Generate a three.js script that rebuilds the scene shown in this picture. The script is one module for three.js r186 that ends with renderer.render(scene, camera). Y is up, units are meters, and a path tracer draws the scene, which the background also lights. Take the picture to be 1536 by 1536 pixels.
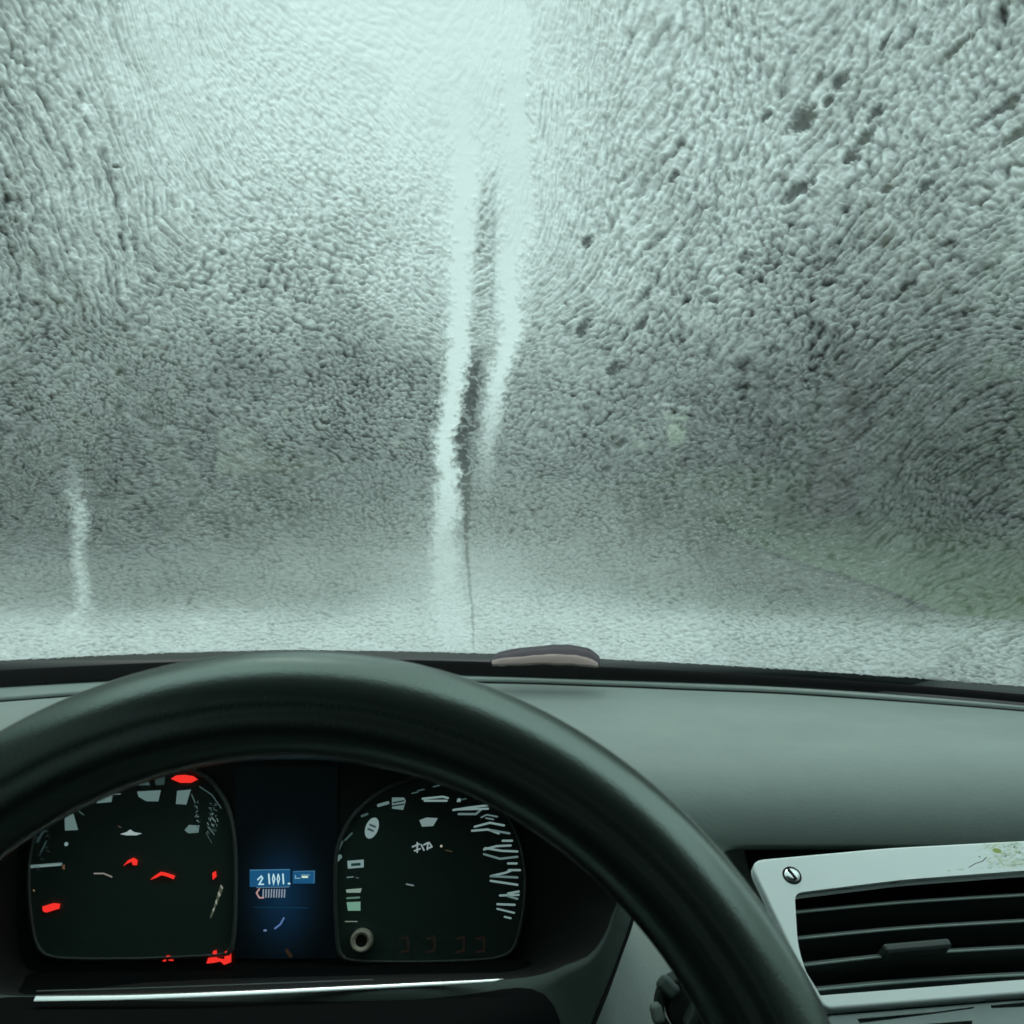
import * as THREE from 'three';
import { mergeGeometries, mergeVertices } from 'three/addons/utils/BufferGeometryUtils.js';
import { RoundedBoxGeometry } from 'three/addons/geometries/RoundedBoxGeometry.js';

// ---------------------------------------------------------------- camera, sky, sun, exposure
const scene = new THREE.Scene();
const EYE = new THREE.Vector3(0, 1.25, 0), PITCH = THREE.MathUtils.degToRad(-6), FOC = 1540, FR = 1536;
const camera = new THREE.PerspectiveCamera(2 * Math.atan(FR / 2 / FOC) * 180 / Math.PI, 1, 0.05, 600);
camera.position.copy(EYE);
camera.rotation.x = PITCH;
camera.focus = 0.56; camera.userData.fStop = 16;
camera.updateMatrixWorld();

const renderer = new THREE.WebGLRenderer({ antialias: true });
renderer.setSize(1024, 1024);
renderer.toneMapping = THREE.LinearToneMapping;
renderer.toneMappingExposure = 1.18;
renderer.shadowMap.enabled = true;

const SKY = [0.85, 1.0, 1.03], SKY_L = 1.3;
{ // overcast sky, brighter overhead, faint soft cloud structure
  const w = 512, h = 256, a = new Float32Array(w * h * 4);
  for (let j = 0; j < h; j++) for (let i = 0; i < w; i++) {
    const el = ((j + 0.5) / h - 0.5) * Math.PI, s = Math.max(0, Math.sin(el)), az = (i / w) * Math.PI * 2;
    let L = SKY_L * (0.5 + 0.5 * s);
    L *= 1 + 0.05 * Math.sin(az * 3 + 5 * s) * s + 0.03 * Math.sin(az * 7 - 9 * s + 1) * s;
    if (el < 0) L = SKY_L * 0.25;
    const k = (j * w + i) * 4;
    a[k] = L * SKY[0]; a[k + 1] = L * SKY[1]; a[k + 2] = L * SKY[2]; a[k + 3] = 1;
  }
  const t = new THREE.DataTexture(a, w, h, THREE.RGBAFormat, THREE.FloatType);
  t.mapping = THREE.EquirectangularReflectionMapping; t.magFilter = t.minFilter = THREE.LinearFilter; t.needsUpdate = true;
  scene.background = t; scene.environment = t;
}
const sun = new THREE.DirectionalLight(new THREE.Color(1, 0.97, 0.9), 0.6);
sun.position.set(-3, 14, -9); sun.castShadow = true; sun.shadow.radius = 25;
Object.assign(sun.shadow.camera, { left: -25, right: 25, top: 25, bottom: -25, near: 0.5, far: 80 });
scene.add(sun, sun.target);

// ---------------------------------------------------------------- helpers
let seed = 7;
const rnd = () => { seed = (seed * 1664525 + 1013904223) >>> 0; return seed / 4294967296; };
const clamp = (x, a = 0, b = 1) => Math.min(b, Math.max(a, x));
const sst = (a, b, x) => { const t = clamp((x - a) / (b - a)); return t * t * (3 - 2 * t); };
const lerp = (a, b, t) => a + (b - a) * t;
const V = (x, y, z) => new THREE.Vector3(x, y, z);
const Q = camera.quaternion.clone();
const ray = (px, py) => V((px - FR / 2) / FOC, -(py - FR / 2) / FOC, -1).applyQuaternion(Q);
const at = (px, py, d) => ray(px, py).multiplyScalar(d).add(EYE);
const camDir = (x, y, z) => V(x, y, z).applyQuaternion(Q).normalize();
function onPlane(px, py, o, n) { const r = ray(px, py); return r.multiplyScalar(o.clone().sub(EYE).dot(n) / r.dot(n)).add(EYE); }
const onLevel = (px, py, y) => onPlane(px, py, V(0, y, 0), V(0, 1, 0));

const used = {};
const numbered = (n) => { const k = used[n] = (used[n] ?? -1) + 1; return k ? `${n}_${String(k).padStart(3, '0')}` : n; };
function tag(o, label, category, group, kind) {
  o.userData.label = label; if (category) o.userData.category = category; if (group) o.userData.group = group; if (kind) o.userData.kind = kind;
  return o;
}
function thing(name, label, category, pos = V(0, 0, 0), kind, group) {
  const g = new THREE.Group(); g.name = numbered(name); g.position.copy(pos); scene.add(g);
  return tag(g, label, category, group, kind);
}
function part(name, geo, mat, parent, label) {
  const m = new THREE.Mesh(geo, mat); m.castShadow = m.receiveShadow = true;
  m.name = parent === scene ? numbered(name) : name;
  if (label) m.userData.label = label;
  parent.add(m); return m;
}
// part whose geometry is given in world coordinates
function wpart(name, geo, mat, parent, label) {
  const p = V(0, 0, 0); for (let o = parent; o && o !== scene; o = o.parent) p.add(o.position);
  geo.translate(-p.x, -p.y, -p.z); return part(name, geo, mat, parent, label);
}
// grid surface f(u, v) -> Vector3
function surf(nu, nv, f, closedU = false) {
  const pos = [], uv = [], idx = [];
  for (let j = 0; j <= nv; j++) for (let i = 0; i <= nu; i++) { const p = f(i / nu, j / nv); pos.push(p.x, p.y, p.z); uv.push(p.u ?? p.x, p.v ?? p.z); }
  for (let j = 0; j < nv; j++) for (let i = 0; i < nu; i++) { const a = j * (nu + 1) + i, b = a + nu + 1; idx.push(a, a + 1, b, a + 1, b + 1, b); }
  const g = new THREE.BufferGeometry();
  g.setAttribute('position', new THREE.Float32BufferAttribute(pos, 3)); g.setAttribute('uv', new THREE.Float32BufferAttribute(uv, 2)); g.setIndex(idx);
  g.computeVertexNormals();
  if (closedU) { const n = g.attributes.normal; for (let j = 0; j <= nv; j++) { const a = j * (nu + 1), b = a + nu; const s = V(n.getX(a) + n.getX(b), n.getY(a) + n.getY(b), n.getZ(a) + n.getZ(b)).normalize(); n.setXYZ(a, s.x, s.y, s.z); n.setXYZ(b, s.x, s.y, s.z); } }
  return g;
}
// loft through closed loops of equal point count
function loft(loops) {
  const n = loops[0].length;
  return surf(n, loops.length - 1, (u, v) => { const l = loops[Math.round(v * (loops.length - 1))]; const p = l[Math.round(u * n) % n].clone(); p.u = u; p.v = v; return p; }, true);
}
const loopOf = (pts, n, tension = 0.5) => new THREE.CatmullRomCurve3(pts, true, 'catmullrom', tension).getSpacedPoints(n).slice(0, n);
function polyFace(pts3, o, ex, ey, uvOf) { // flat face through world points on the plane (o, ex, ey)
  const sh = pts3.map((p) => { const d = p.clone().sub(o); return new THREE.Vector2(d.dot(ex), d.dot(ey)); });
  const tri = THREE.ShapeUtils.triangulateShape(sh, []);
  const g = new THREE.BufferGeometry(), n = ex.clone().cross(ey);
  g.setAttribute('position', new THREE.Float32BufferAttribute(pts3.flatMap((p) => [p.x, p.y, p.z]), 3));
  g.setAttribute('normal', new THREE.Float32BufferAttribute(pts3.flatMap(() => [n.x, n.y, n.z]), 3));
  g.setAttribute('uv', new THREE.Float32BufferAttribute(sh.flatMap((s) => uvOf ? uvOf(s.x, s.y) : [s.x, s.y]), 2));
  g.setIndex(tri.flat()); return g;
}
// extruded plate: outline and holes in plane coordinates, placed with basis (o, ex, ey)
function plate(outline, holes, o, ex, ey, depth, bevel, off = 0) {
  const s = new THREE.Shape(outline); for (const h of holes) s.holes.push(new THREE.Path(h));
  const g = new THREE.ExtrudeGeometry(s, { depth, bevelEnabled: bevel > 0, bevelThickness: bevel, bevelSize: bevel, bevelOffset: -bevel, bevelSegments: 3, curveSegments: 12 });
  const n = ex.clone().cross(ey), m = new THREE.Matrix4().makeBasis(ex, ey, n).setPosition(o.clone().addScaledVector(n, off));
  return g.applyMatrix4(m);
}
const tube = (pts, r, seg = 64, rad = 8, closed = false) => new THREE.TubeGeometry(new THREE.CatmullRomCurve3(pts, closed), seg, r, rad, closed);

// noise
const PERM = new Uint8Array(512); { const p = [...Array(256).keys()]; for (let i = 255; i > 0; i--) { const j = Math.floor(rnd() * (i + 1)); [p[i], p[j]] = [p[j], p[i]]; } for (let i = 0; i < 512; i++) PERM[i] = p[i & 255]; }
const H2 = (x, y) => PERM[(PERM[x & 255] + y) & 255] / 255;
function vn(x, y) { // smooth value noise, 0..1
  const xi = Math.floor(x), yi = Math.floor(y), fx = x - xi, fy = y - yi, ux = fx * fx * (3 - 2 * fx), uy = fy * fy * (3 - 2 * fy);
  const a = H2(xi, yi), b = H2(xi + 1, yi), c = H2(xi, yi + 1), d = H2(xi + 1, yi + 1);
  return a + (b - a) * ux + (c - a) * uy + (a - b - c + d) * ux * uy;
}
const fbm = (x, y) => 0.5 * vn(x, y) + 0.3 * vn(x * 2.1 + 17, y * 2.1 + 5) + 0.2 * vn(x * 4.3 + 3, y * 4.3 + 31);
function worley(x, y) { // distance to the nearest and second nearest feature point
  const xi = Math.floor(x), yi = Math.floor(y); let d1 = 9, d2 = 9;
  for (let j = -1; j <= 1; j++) for (let i = -1; i <= 1; i++) {
    const cx = xi + i, cy = yi + j, dx = cx + 0.1 + 0.8 * H2(cx, cy) - x, dy = cy + 0.1 + 0.8 * H2(cx + 91, cy + 47) - y, d = dx * dx + dy * dy;
    if (d < d1) { d2 = d1; d1 = d; } else if (d < d2) d2 = d;
  }
  return [Math.sqrt(d1), Math.sqrt(d2)];
}
function grainTexture(n, rep, f) {
  const a = new Uint8Array(n * n * 4);
  for (let j = 0; j < n; j++) for (let i = 0; i < n; i++) { const v = clamp(f(i / n, j / n)) * 255; a.set([v, v, v, 255], (j * n + i) * 4); }
  const t = new THREE.DataTexture(a, n, n); t.wrapS = t.wrapT = THREE.RepeatWrapping; t.magFilter = t.minFilter = THREE.LinearFilter; t.repeat.set(rep, rep); t.needsUpdate = true; return t;
}
const tileN = (x, y, f) => { const q = (X, Y) => H2(((X % f) + f) % f, ((Y % f) + f) % f); x *= f; y *= f; const xi = Math.floor(x), yi = Math.floor(y), fx = x - xi, fy = y - yi, ux = fx * fx * (3 - 2 * fx), uy = fy * fy * (3 - 2 * fy); return lerp(lerp(q(xi, yi), q(xi + 1, yi), ux), lerp(q(xi, yi + 1), q(xi + 1, yi + 1), ux), uy); };
const grain = grainTexture(256, 12, (x, y) => 0.55 * tileN(x, y, 64) + 0.3 * tileN(x, y, 128) + 0.15 * tileN(x, y, 16));
const leatherGrain = grainTexture(256, 30, (x, y) => 0.6 * tileN(x, y, 64) + 0.4 * tileN(x, y, 128));
const smudge = grainTexture(256, 1.5, (x, y) => 0.82 + 0.18 * (0.5 * tileN(x, y, 8) + 0.3 * tileN(x, y, 24) + 0.2 * tileN(x, y, 96)));
smudge.repeat.set(2.5, 2.5);

// ---------------------------------------------------------------- materials
const std = (r, g, b, rough, extra = {}) => new THREE.MeshStandardMaterial({ color: new THREE.Color().setRGB(r, g, b), roughness: rough, side: THREE.DoubleSide, ...extra });
const M = {
  dash: std(0.28, 0.335, 0.31, 0.55, { bumpMap: grain, bumpScale: 0.00009, map: smudge }),
  dashDark: std(0.075, 0.105, 0.093, 0.6, { bumpMap: grain, bumpScale: 0.00009 }),
  black: std(0.008, 0.015, 0.0125, 0.55),
  pit: std(0.004, 0.005, 0.005, 0.8),
  rubber: new THREE.MeshPhysicalMaterial({ color: new THREE.Color().setRGB(0.005, 0.006, 0.006), roughness: 0.9, specularIntensity: 0.15, side: THREE.DoubleSide }),
  leather: std(0.185, 0.225, 0.205, 0.26, { metalness: 0.92, bumpMap: leatherGrain, bumpScale: 0.00006 }),
  silver: std(0.50, 0.56, 0.55, 0.42, { metalness: 0.35, map: smudge }),
  chrome: std(0.75, 0.8, 0.79, 0.22, { metalness: 1 }),
  slat: std(0.035, 0.05, 0.045, 0.38), slatEdge: std(0.22, 0.29, 0.27, 0.35),
  ring: std(0.13, 0.155, 0.145, 0.35),
  lining: std(0.24, 0.27, 0.25, 0.9),
  bonnet: new THREE.MeshPhysicalMaterial({ color: new THREE.Color().setRGB(0.045, 0.06, 0.045), roughness: 0.9, specularIntensity: 0.2, side: THREE.DoubleSide }),
  cap: std(0.085, 0.062, 0.078, 0.6),
  capEdge: std(0.48, 0.34, 0.32, 0.5),
};

// ---------------------------------------------------------------- outside: ground, road, verge, trees, bonnet
{
  const g = new THREE.PlaneGeometry(600, 600).rotateX(-Math.PI / 2);
  tag(part('ground', g, std(0.07, 0.085, 0.05, 1), scene), 'damp open ground around the car', null, null, 'structure');
  const r = new THREE.PlaneGeometry(5.6, 160).rotateX(-Math.PI / 2).translate(-0.4, 0.004, -40);
  tag(part('road', r, std(0.042, 0.05, 0.032, 0.95), scene), 'dark wet lane ahead of the car', null, null, 'structure');
  const v = surf(30, 60, (a, b) => V(lerp(2.3, 14, a) + 0.9 * (vn(b * 25, a * 4) - 0.5) * (1 - a), 0.008 + 0.5 * sst(0.05, 0.6, a) + 0.06 * fbm(a * 12, b * 40), lerp(4, -60, b)));
  tag(part('grass_verge', v, std(0.045, 0.075, 0.026, 1), scene), 'green grassy verge right of the lane', null, null, 'structure');
}
function crownGeometry(n, rx, ry, rz, leaf, s0) {
  seed = s0; const pos = [], nor = [], col = [];
  const lobes = [...Array(16)].map(() => [rx * (rnd() * 1.5 - 0.75), ry * (rnd() * 1.6 - 0.8), rz * (rnd() * 1.5 - 0.75), 0.28 + 0.3 * rnd(), 0.6 + 0.7 * rnd()]);
  for (let i = 0; i < n; i++) {
    const l = lobes[Math.floor(rnd() * lobes.length)], d = V(rnd() - 0.5, rnd() - 0.5, rnd() - 0.5).normalize(), q = l[3] * (0.6 + 0.45 * rnd());
    const c = V(l[0] + d.x * q * rx, l[1] + d.y * q * ry, l[2] + d.z * q * rz), a = V(rnd() - 0.5, rnd() - 0.5, rnd() - 0.5).normalize(), b = a.clone().cross(V(rnd() - 0.5, rnd() - 0.5, rnd() - 0.5)).normalize();
    const s = leaf * (0.6 + 0.8 * rnd()), nn = a.clone().cross(b), t = l[4] * (0.75 + 0.5 * rnd());
    const p = [c.clone().addScaledVector(a, s), c.clone().addScaledVector(b, s * 0.5), c.clone().addScaledVector(a, -s), c.clone().addScaledVector(a, s), c.clone().addScaledVector(a, -s), c.clone().addScaledVector(b, -s * 0.5)];
    for (const k of p) { pos.push(k.x, k.y, k.z); nor.push(nn.x, nn.y, nn.z); col.push(t, t, t); }
  }
  const g = new THREE.BufferGeometry();
  g.setAttribute('position', new THREE.Float32BufferAttribute(pos, 3)); g.setAttribute('normal', new THREE.Float32BufferAttribute(nor, 3)); g.setAttribute('color', new THREE.Float32BufferAttribute(col, 3));
  return g;
}
function trunkGeometry(h, r, s0) {
  seed = s0; const geos = [];
  const limb = (a, b, r0, r1) => { const c = new THREE.CylinderGeometry(r1, r0, a.distanceTo(b), 8, 1).toNonIndexed(); c.applyQuaternion(new THREE.Quaternion().setFromUnitVectors(V(0, 1, 0), b.clone().sub(a).normalize())); c.translate((a.x + b.x) / 2, (a.y + b.y) / 2, (a.z + b.z) / 2); geos.push(c); };
  const top = V(0.1, h * 0.55, 0.05); limb(V(0, -0.1, 0), top, r, r * 0.65);
  for (let i = 0; i < 7; i++) { const th = i * 2.4 + rnd(), e = V(Math.cos(th) * h * (0.12 + 0.15 * rnd()), h * (0.7 + 0.25 * rnd()), Math.sin(th) * h * (0.12 + 0.15 * rnd())); limb(top.clone().multiplyScalar(0.75 + 0.25 * rnd()), e, r * 0.4, r * 0.12); }
  return mergeGeometries(geos);
}
const bark = std(0.05, 0.042, 0.034, 0.95);
const leafMat = (r, g, b) => new THREE.MeshPhysicalMaterial({ color: new THREE.Color().setRGB(r, g, b), roughness: 0.9, transmission: 0.3, thickness: 0, vertexColors: true, side: THREE.DoubleSide });
const LEAF = [leafMat(0.062, 0.075, 0.03), leafMat(0.055, 0.115, 0.024), leafMat(0.078, 0.078, 0.034)];
const CROWN = [crownGeometry(15000, 1, 1, 1, 0.05, 11), crownGeometry(15000, 1, 1, 1, 0.05, 23)], TRUNK = trunkGeometry(1, 0.03, 5);
for (const [x, z, h, w, kind, v, label] of [
  [-5.9, -9, 10.5, 2.9, 0, 0, 'tall dark tree at the far left edge of the view beyond the glass'],
  [-5.2, -17, 6.6, 2.8, 2, 1, 'brownish tree behind the frost above the left end of the steering wheel'],
  [-2.5, -24, 7.6, 3.4, 0, 0, 'grey green tree beyond the lane, left of the clear slit'],
  [1.0, -26, 7.6, 3.2, 2, 1, 'brownish tree closing the lane behind the clear slit in the frost'],
  [3.4, -20, 13, 3.3, 0, 0, 'tall grey tree at the lane end, first one right of the slush streaks'],
  [3.4, -11.5, 10.5, 2.9, 2, 1, 'tall dark tree on the verge behind the clear drip spots'],
  [-9.5, -16, 11, 4.2, 0, 0, 'broad tree far behind on the left, beyond the tall edge tree'],
  [8.2, -20, 13, 5.2, 0, 0, 'broad dark tree far behind the verge on the right'],
  [6.2, -9, 9.5, 2.9, 1, 0, 'near green tree at the right edge of the view'],
]) {
  const t = thing('tree', label, 'tree', V(x, 0, z), null, 'trees around the lane ahead');
  const tr = part('trunk', TRUNK, bark, t); tr.scale.set(h, h, h);
  const c = part('crown', CROWN[v], LEAF[kind], t); c.scale.set(w, h * 0.5, w); c.position.y = h * 0.56; c.rotation.y = x * 1.7;
}
{ // hedge closing the view
  const pos = [-9, 9], g = crownGeometry(30000, 1, 1, 1, 0.03, 77); g.scale(16, 2.6, 0.9);
  const t = thing('hedge', 'long dark hedge across the end of the lane', 'hedge', V(0, 0, -28));
  const c = part('foliage', g, LEAF[0], t); c.position.y = 2.3;
  const w = crownGeometry(9000, 1, 1, 1, 0.03, 78); w.scale(0.9, 1.1, 9);
  const t2 = thing('hedge', 'low green hedge along the verge right of the lane', 'hedge', V(5.2, 0, -15));
  part('foliage', w, LEAF[1], t2).position.y = 1.2;
}

// ---------------------------------------------------------------- windscreen
const HB = EYE.y - 0.205, RAKE = THREE.MathUtils.degToRad(46), SLANT = 0.80;
const basePx = [[-420, 1032], [-150, 1008], [0, 1000], [230, 989], [450, 984], [700, 988], [900, 997], [1209, 1016], [1536, 1041], [1900, 1078], [2400, 1150]];
const lookup = (px2, y) => { // smooth z(x) through pixel points lying on a level plane
  const c = new THREE.SplineCurve(px2.map(([a, b]) => { const p = onLevel(a, b, y); return new THREE.Vector2(p.x, p.z); })).getPoints(600);
  return (x) => { let a = 0, b = c.length - 1; while (b - a > 1) { const m = (a + b) >> 1; if (c[m].x <= x) a = m; else b = m; } const t = (x - c[a].x) / (c[b].x - c[a].x); return lerp(c[a].y, c[b].y, t); };
};
const zBase = lookup(basePx, HB);
const X0 = -0.52, X1 = 1.02;
const outN = V(0, Math.cos(RAKE), -Math.sin(RAKE));
function glassAt(x, s, off = 0) {
  const k = 0.05 * s / SLANT * (1 - s / SLANT) + off;
  return V(x, HB + s * Math.sin(RAKE) + outN.y * k, zBase(x) + s * Math.cos(RAKE) + outN.z * k);
}
function onGlass(px, py) { // pixel ray -> (x, s) on the glass
  const r = ray(px, py); let lo = 0.02, hi = 3;
  const f = (d) => { const p = r.clone().multiplyScalar(d).add(EYE); const s = (p.y - HB) / Math.sin(RAKE), g = glassAt(p.x, clamp(s, -0.2, 1)); return p.z - g.z; };
  for (let i = 0; i < 50; i++) { const m = (lo + hi) / 2; if (f(m) > 0) lo = m; else hi = m; }
  const p = r.multiplyScalar(lo).add(EYE); return [p.x, (p.y - HB) / Math.sin(RAKE)];
}
const wsc = thing('windscreen', 'raked car windscreen covered in wet frost above the dashboard', 'windscreen', V(0, HB, -0.8));
{
  const pane = new THREE.MeshPhysicalMaterial({ color: new THREE.Color().setRGB(0.88, 0.985, 0.94), transmission: 1, roughness: 0, thickness: 0, ior: 1.5, specularIntensity: 0.4, side: THREE.DoubleSide });
  wpart('glass', surf(60, 24, (u, v) => glassAt(lerp(X0, X1, u), v * SLANT)), pane, wsc);
  const sealFront = lookup([[-420, 1062], [-150, 1036], [0, 1024], [300, 1009], [600, 1005], [900, 1013], [1209, 1025], [1536, 1050], [1900, 1088], [2400, 1160]], HB - 0.004);
  wpart('seal', surf(120, 6, (u, v) => { const x = lerp(X0, X1, u), zb = zBase(x) - 0.012, zf = sealFront(x); const a = v * Math.PI; return V(x, HB - 0.006 + 0.0045 * Math.sin(a), lerp(zb, zf, v)); }), M.rubber, wsc);
  wsc.userData.sealFront = undefined; wsc.sealFront = sealFront;
}

// ---------------------------------------------------------------- frost and water film on the glass
{
  const wid = (s) => 0.80 - 0.72 * s;
  // pixel anchors: coverage, relief, grain direction (degrees, 90 = up the glass), stretch
  const AN = [
    [0, 0, .50, .9, 85, 2.2], [100, 50, .70, .8, 85, 2], [180, 20, .86, .5, 85, 2], [300, 20, .97, .15, 60, 1], [500, 50, 1, .1, 60, 1], [700, 50, 1, .06, 60, 1], [780, 100, 1, .05, 60, 1],
    [860, 100, .78, .7, 62, 2.2], [1000, 60, .72, .7, 55, 2.2], [1150, 100, .62, .75, 50, 1.8], [1350, 100, .55, .8, 50, 2], [1520, 80, .52, .9, 50, 2.6],
    [0, 250, .42, 1, 88, 2.2], [100, 250, .52, .9, 88, 2], [250, 250, .85, .5, 88, 1.6], [400, 220, .92, .5, 60, 1.2], [550, 220, .95, .3, 60, 1.2], [680, 250, 1, .05, 60, 1], [790, 250, 1, .05, 60, 1],
    [860, 280, .7, .85, 60, 2], [1000, 260, .6, .95, 55, 1.9], [1200, 260, .5, .9, 50, 1.6], [1400, 260, .46, .9, 50, 1.8], [1520, 280, .4, .9, 45, 2.2],
    [0, 420, .34, .9, 80, 1.5], [120, 420, .42, .9, 80, 1.6], [300, 420, .56, .9, -35, 1.3], [450, 420, .54, 1, -35, 1.2], [600, 420, .65, 1, -30, 1.2], [690, 420, .9, .3, 0, 1], [770, 420, .9, .3, 60, 1],
    [850, 450, .58, 1, 60, 1.7], [1050, 450, .46, .9, 55, 1.6], [1300, 450, .30, .75, 55, 1.6], [1500, 450, .26, .65, 55, 1.6],
    [0, 600, .3, .8, 30, 1], [120, 600, .32, .7, -30, 1.2], [300, 600, .33, .75, -15, 1.5], [500, 600, .35, .8, -10, 1.5], [620, 600, .42, .9, -10, 1.3], [760, 600, .6, .6, 60, 1.5], [850, 620, .42, .85, 50, 1.5],
    [1050, 620, .29, .65, 45, 1.5], [1300, 620, .24, .5, 45, 1.5], [1500, 620, .21, .5, 58, 2.2],
    [0, 740, .26, .5, 60, 1], [120, 770, .28, .45, 0, 1.4], [300, 770, .27, .5, -5, 1.8], [500, 770, .28, .5, -5, 1.8], [640, 770, .45, .5, 0, 1.5], [800, 770, .40, .55, 40, 1.4], [1050, 770, .25, .45, 40, 1.4], [1300, 770, .22, .35, 45, 1.5], [1500, 760, .17, .45, 60, 2.5],
    [0, 880, .42, .3, 0, 1.8], [250, 880, .38, .35, 0, 2], [500, 880, .46, .35, 0, 2], [700, 880, .72, .2, 30, 1.5], [900, 880, .44, .35, 35, 1.4], [1200, 880, .32, .3, 40, 1.4], [1500, 880, .22, .3, 55, 1.8],
    [0, 975, .9, .12, 0, 1.5], [300, 970, .88, .14, 0, 1.5], [600, 970, .92, .12, 0, 1.5], [700, 930, .9, .2, 30, 1.4], [820, 950, .85, .2, 30, 1.4], [900, 970, .9, .14, 30, 1.4], [1200, 990, .66, .25, 40, 1.4], [1520, 1015, .5, .3, 50, 1.5],
  ].map(([px, py, D, R, th, st]) => { const [x, s] = onGlass(px, py), k = (1 - 0.32 * sst(480, 660, py) * (1 - sst(840, 980, py))) * (1 - 0.25 * sst(950, 1350, px) * sst(380, 640, py) * (1 - 0.5 * sst(900, 1000, py))), low = sst(900, 960, py); return [x / wid(s), s, lerp(D * k, D * 0.86, low), R * (1 - 0.3 * sst(480, 620, py) * (1 - low)) + 0.25 * low, th, 1 + (st - 1) * 0.5]; });
  const NX = 160, NS = 150, XL = -0.66, XR = 1.5, lat = new Float32Array((NX + 1) * (NS + 1) * 5);
  for (let j = 0; j <= NS; j++) for (let i = 0; i <= NX; i++) {
    const X = lerp(XL, XR, i / NX), S = SLANT * j / NS; let w = 0, d = 0, m = 0, c = 0, sn = 0, k = 0;
    for (const a of AN) { const e = Math.exp(-((X - a[0]) ** 2) / (2 * 0.055 ** 2) - ((S - a[1]) ** 2) / (2 * (0.023 + 0.04 * clamp(S, 0, 0.5)) ** 2)) + 1e-9 / (0.01 + (X - a[0]) ** 2 + (S - a[1]) ** 2); const t = a[4] * Math.PI / 90; w += e; d += e * a[2]; m += e * a[3]; c += e * Math.cos(t); sn += e * Math.sin(t); k += e * a[5]; }
    lat.set([d / w, m / w, Math.atan2(sn, c) / 2, k / w, 0], (j * (NX + 1) + i) * 5);
  }
  const field = (X, S) => {
    const fx = clamp((X - XL) / (XR - XL), 0, 0.9999) * NX, fs = clamp(S / SLANT, 0, 0.9999) * NS, i = Math.floor(fx), j = Math.floor(fs), u = fx - i, v = fs - j, o = (j * (NX + 1) + i) * 5, o2 = o + (NX + 1) * 5;
    const g = (q) => lerp(lerp(lat[o + q], lat[o + 5 + q], u), lerp(lat[o2 + q], lat[o2 + 5 + q], u), v);
    return [g(0), g(1), lat[o + 2 + (u > .5 ? 5 : 0)], g(3)];
  };
  const path = (pts) => pts.map(([px, py, w]) => { const [x, s] = onGlass(px, py), [x2] = onGlass(px + w, py); return [x, s, x2 - x]; });
  // distance across a mostly vertical path at slant s: [signed offset / half width, 0..1 position] or null
  const ends = (p, s, f) => clamp((p[0][1] - s) / f) * clamp((s - p[p.length - 1][1]) / f);
  const across = (p, x, s) => { if (s > p[0][1] || s < p[p.length - 1][1]) return null; for (let i = 1; i < p.length; i++) if (s >= p[i][1]) { const t = (s - p[i][1]) / (p[i - 1][1] - p[i][1]); return (x - lerp(p[i][0], p[i - 1][0], t)) / lerp(p[i][2], p[i - 1][2], t); } return null; };
  const streakL = path([[700, 150, 30], [692, 300, 27], [690, 450, 24], [680, 560, 20], [672, 680, 18], [672, 800, 20], [675, 900, 22], [680, 985, 30]]);
  const streakR = path([[770, 150, 34], [770, 300, 32], [765, 450, 26], [752, 560, 19], [740, 650, 14], [725, 760, 10]]);
  const slit = path([[712, 540, 9], [710, 590, 13], [704, 650, 16], [698, 720, 13], [700, 780, 5], [702, 850, 3], [708, 920, 2.5], [710, 985, 2]]);
  const strip = path([[735, 270, 10], [728, 380, 16], [724, 480, 18], [716, 560, 15]]);
  const edge = path([[812, -40, 14], [806, 120, 14], [803, 260, 14], [795, 380, 14]]);
  const leftStreak = path([[112, 700, 16], [116, 780, 15], [118, 860, 12], [120, 920, 14], [100, 985, 36]]);
  const blobs = [[1208, 214, 21, 30, 30], [1262, 160, 12, 20, 35], [1233, 150, 8, 14, 20], [1244, 187, 9, 14, 30], [1300, 243, 13, 24, 35], [1276, 274, 13, 12, 20], [1312, 210, 6, 18, 20], [1198, 322, 12, 30, 50], [1440, 108, 9, 32, 38], [1505, 200, 9, 46, 48], [1530, 237, 9, 40, 50], [1052, 18, 8, 36, 45], [1150, 212, 8, 10, 20], [920, 580, 9, 16, 40], [930, 690, 8, 12, 40], [880, 395, 9, 14, 45], [1010, 300, 7, 14, 45], [1330, 100, 5, 28, 20], [1118, 418, 12, 8, 0], [875, 520, 9, 16, 40], [963, 515, 8, 14, 40], [1185, 690, 9, 9, 0], [173, 283, 8, 4, 0], [1390, 315, 12, 10, 0], [1330, 320, 9, 8, 0], [370, 640, 6, 8, 0]]
    .map(([px, py, a, b, tilt]) => { const [x, s] = onGlass(px, py), [x2] = onGlass(px + 10, py), [, s2] = onGlass(px, py - 10), k = tilt * Math.PI / 180; return [x, s, (x2 - x) / 10, (s2 - s) / 10, a, b, Math.cos(k), Math.sin(k)]; });
  const G = 0.0031, RELIEF = 0.0052;
  const dome = (x, s, th, st, z = 1) => { const c = Math.cos(th), n = Math.sin(th), a = (x * c + s * n) / G / st / z, b = (-x * n + s * c) / G / z; const w = worley(a + 40, b + 40); return 1 - 1.15 * w[0] * w[0] + 0.25 * (w[1] - w[0]); };
  const STEP = Math.PI / 6;
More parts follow.
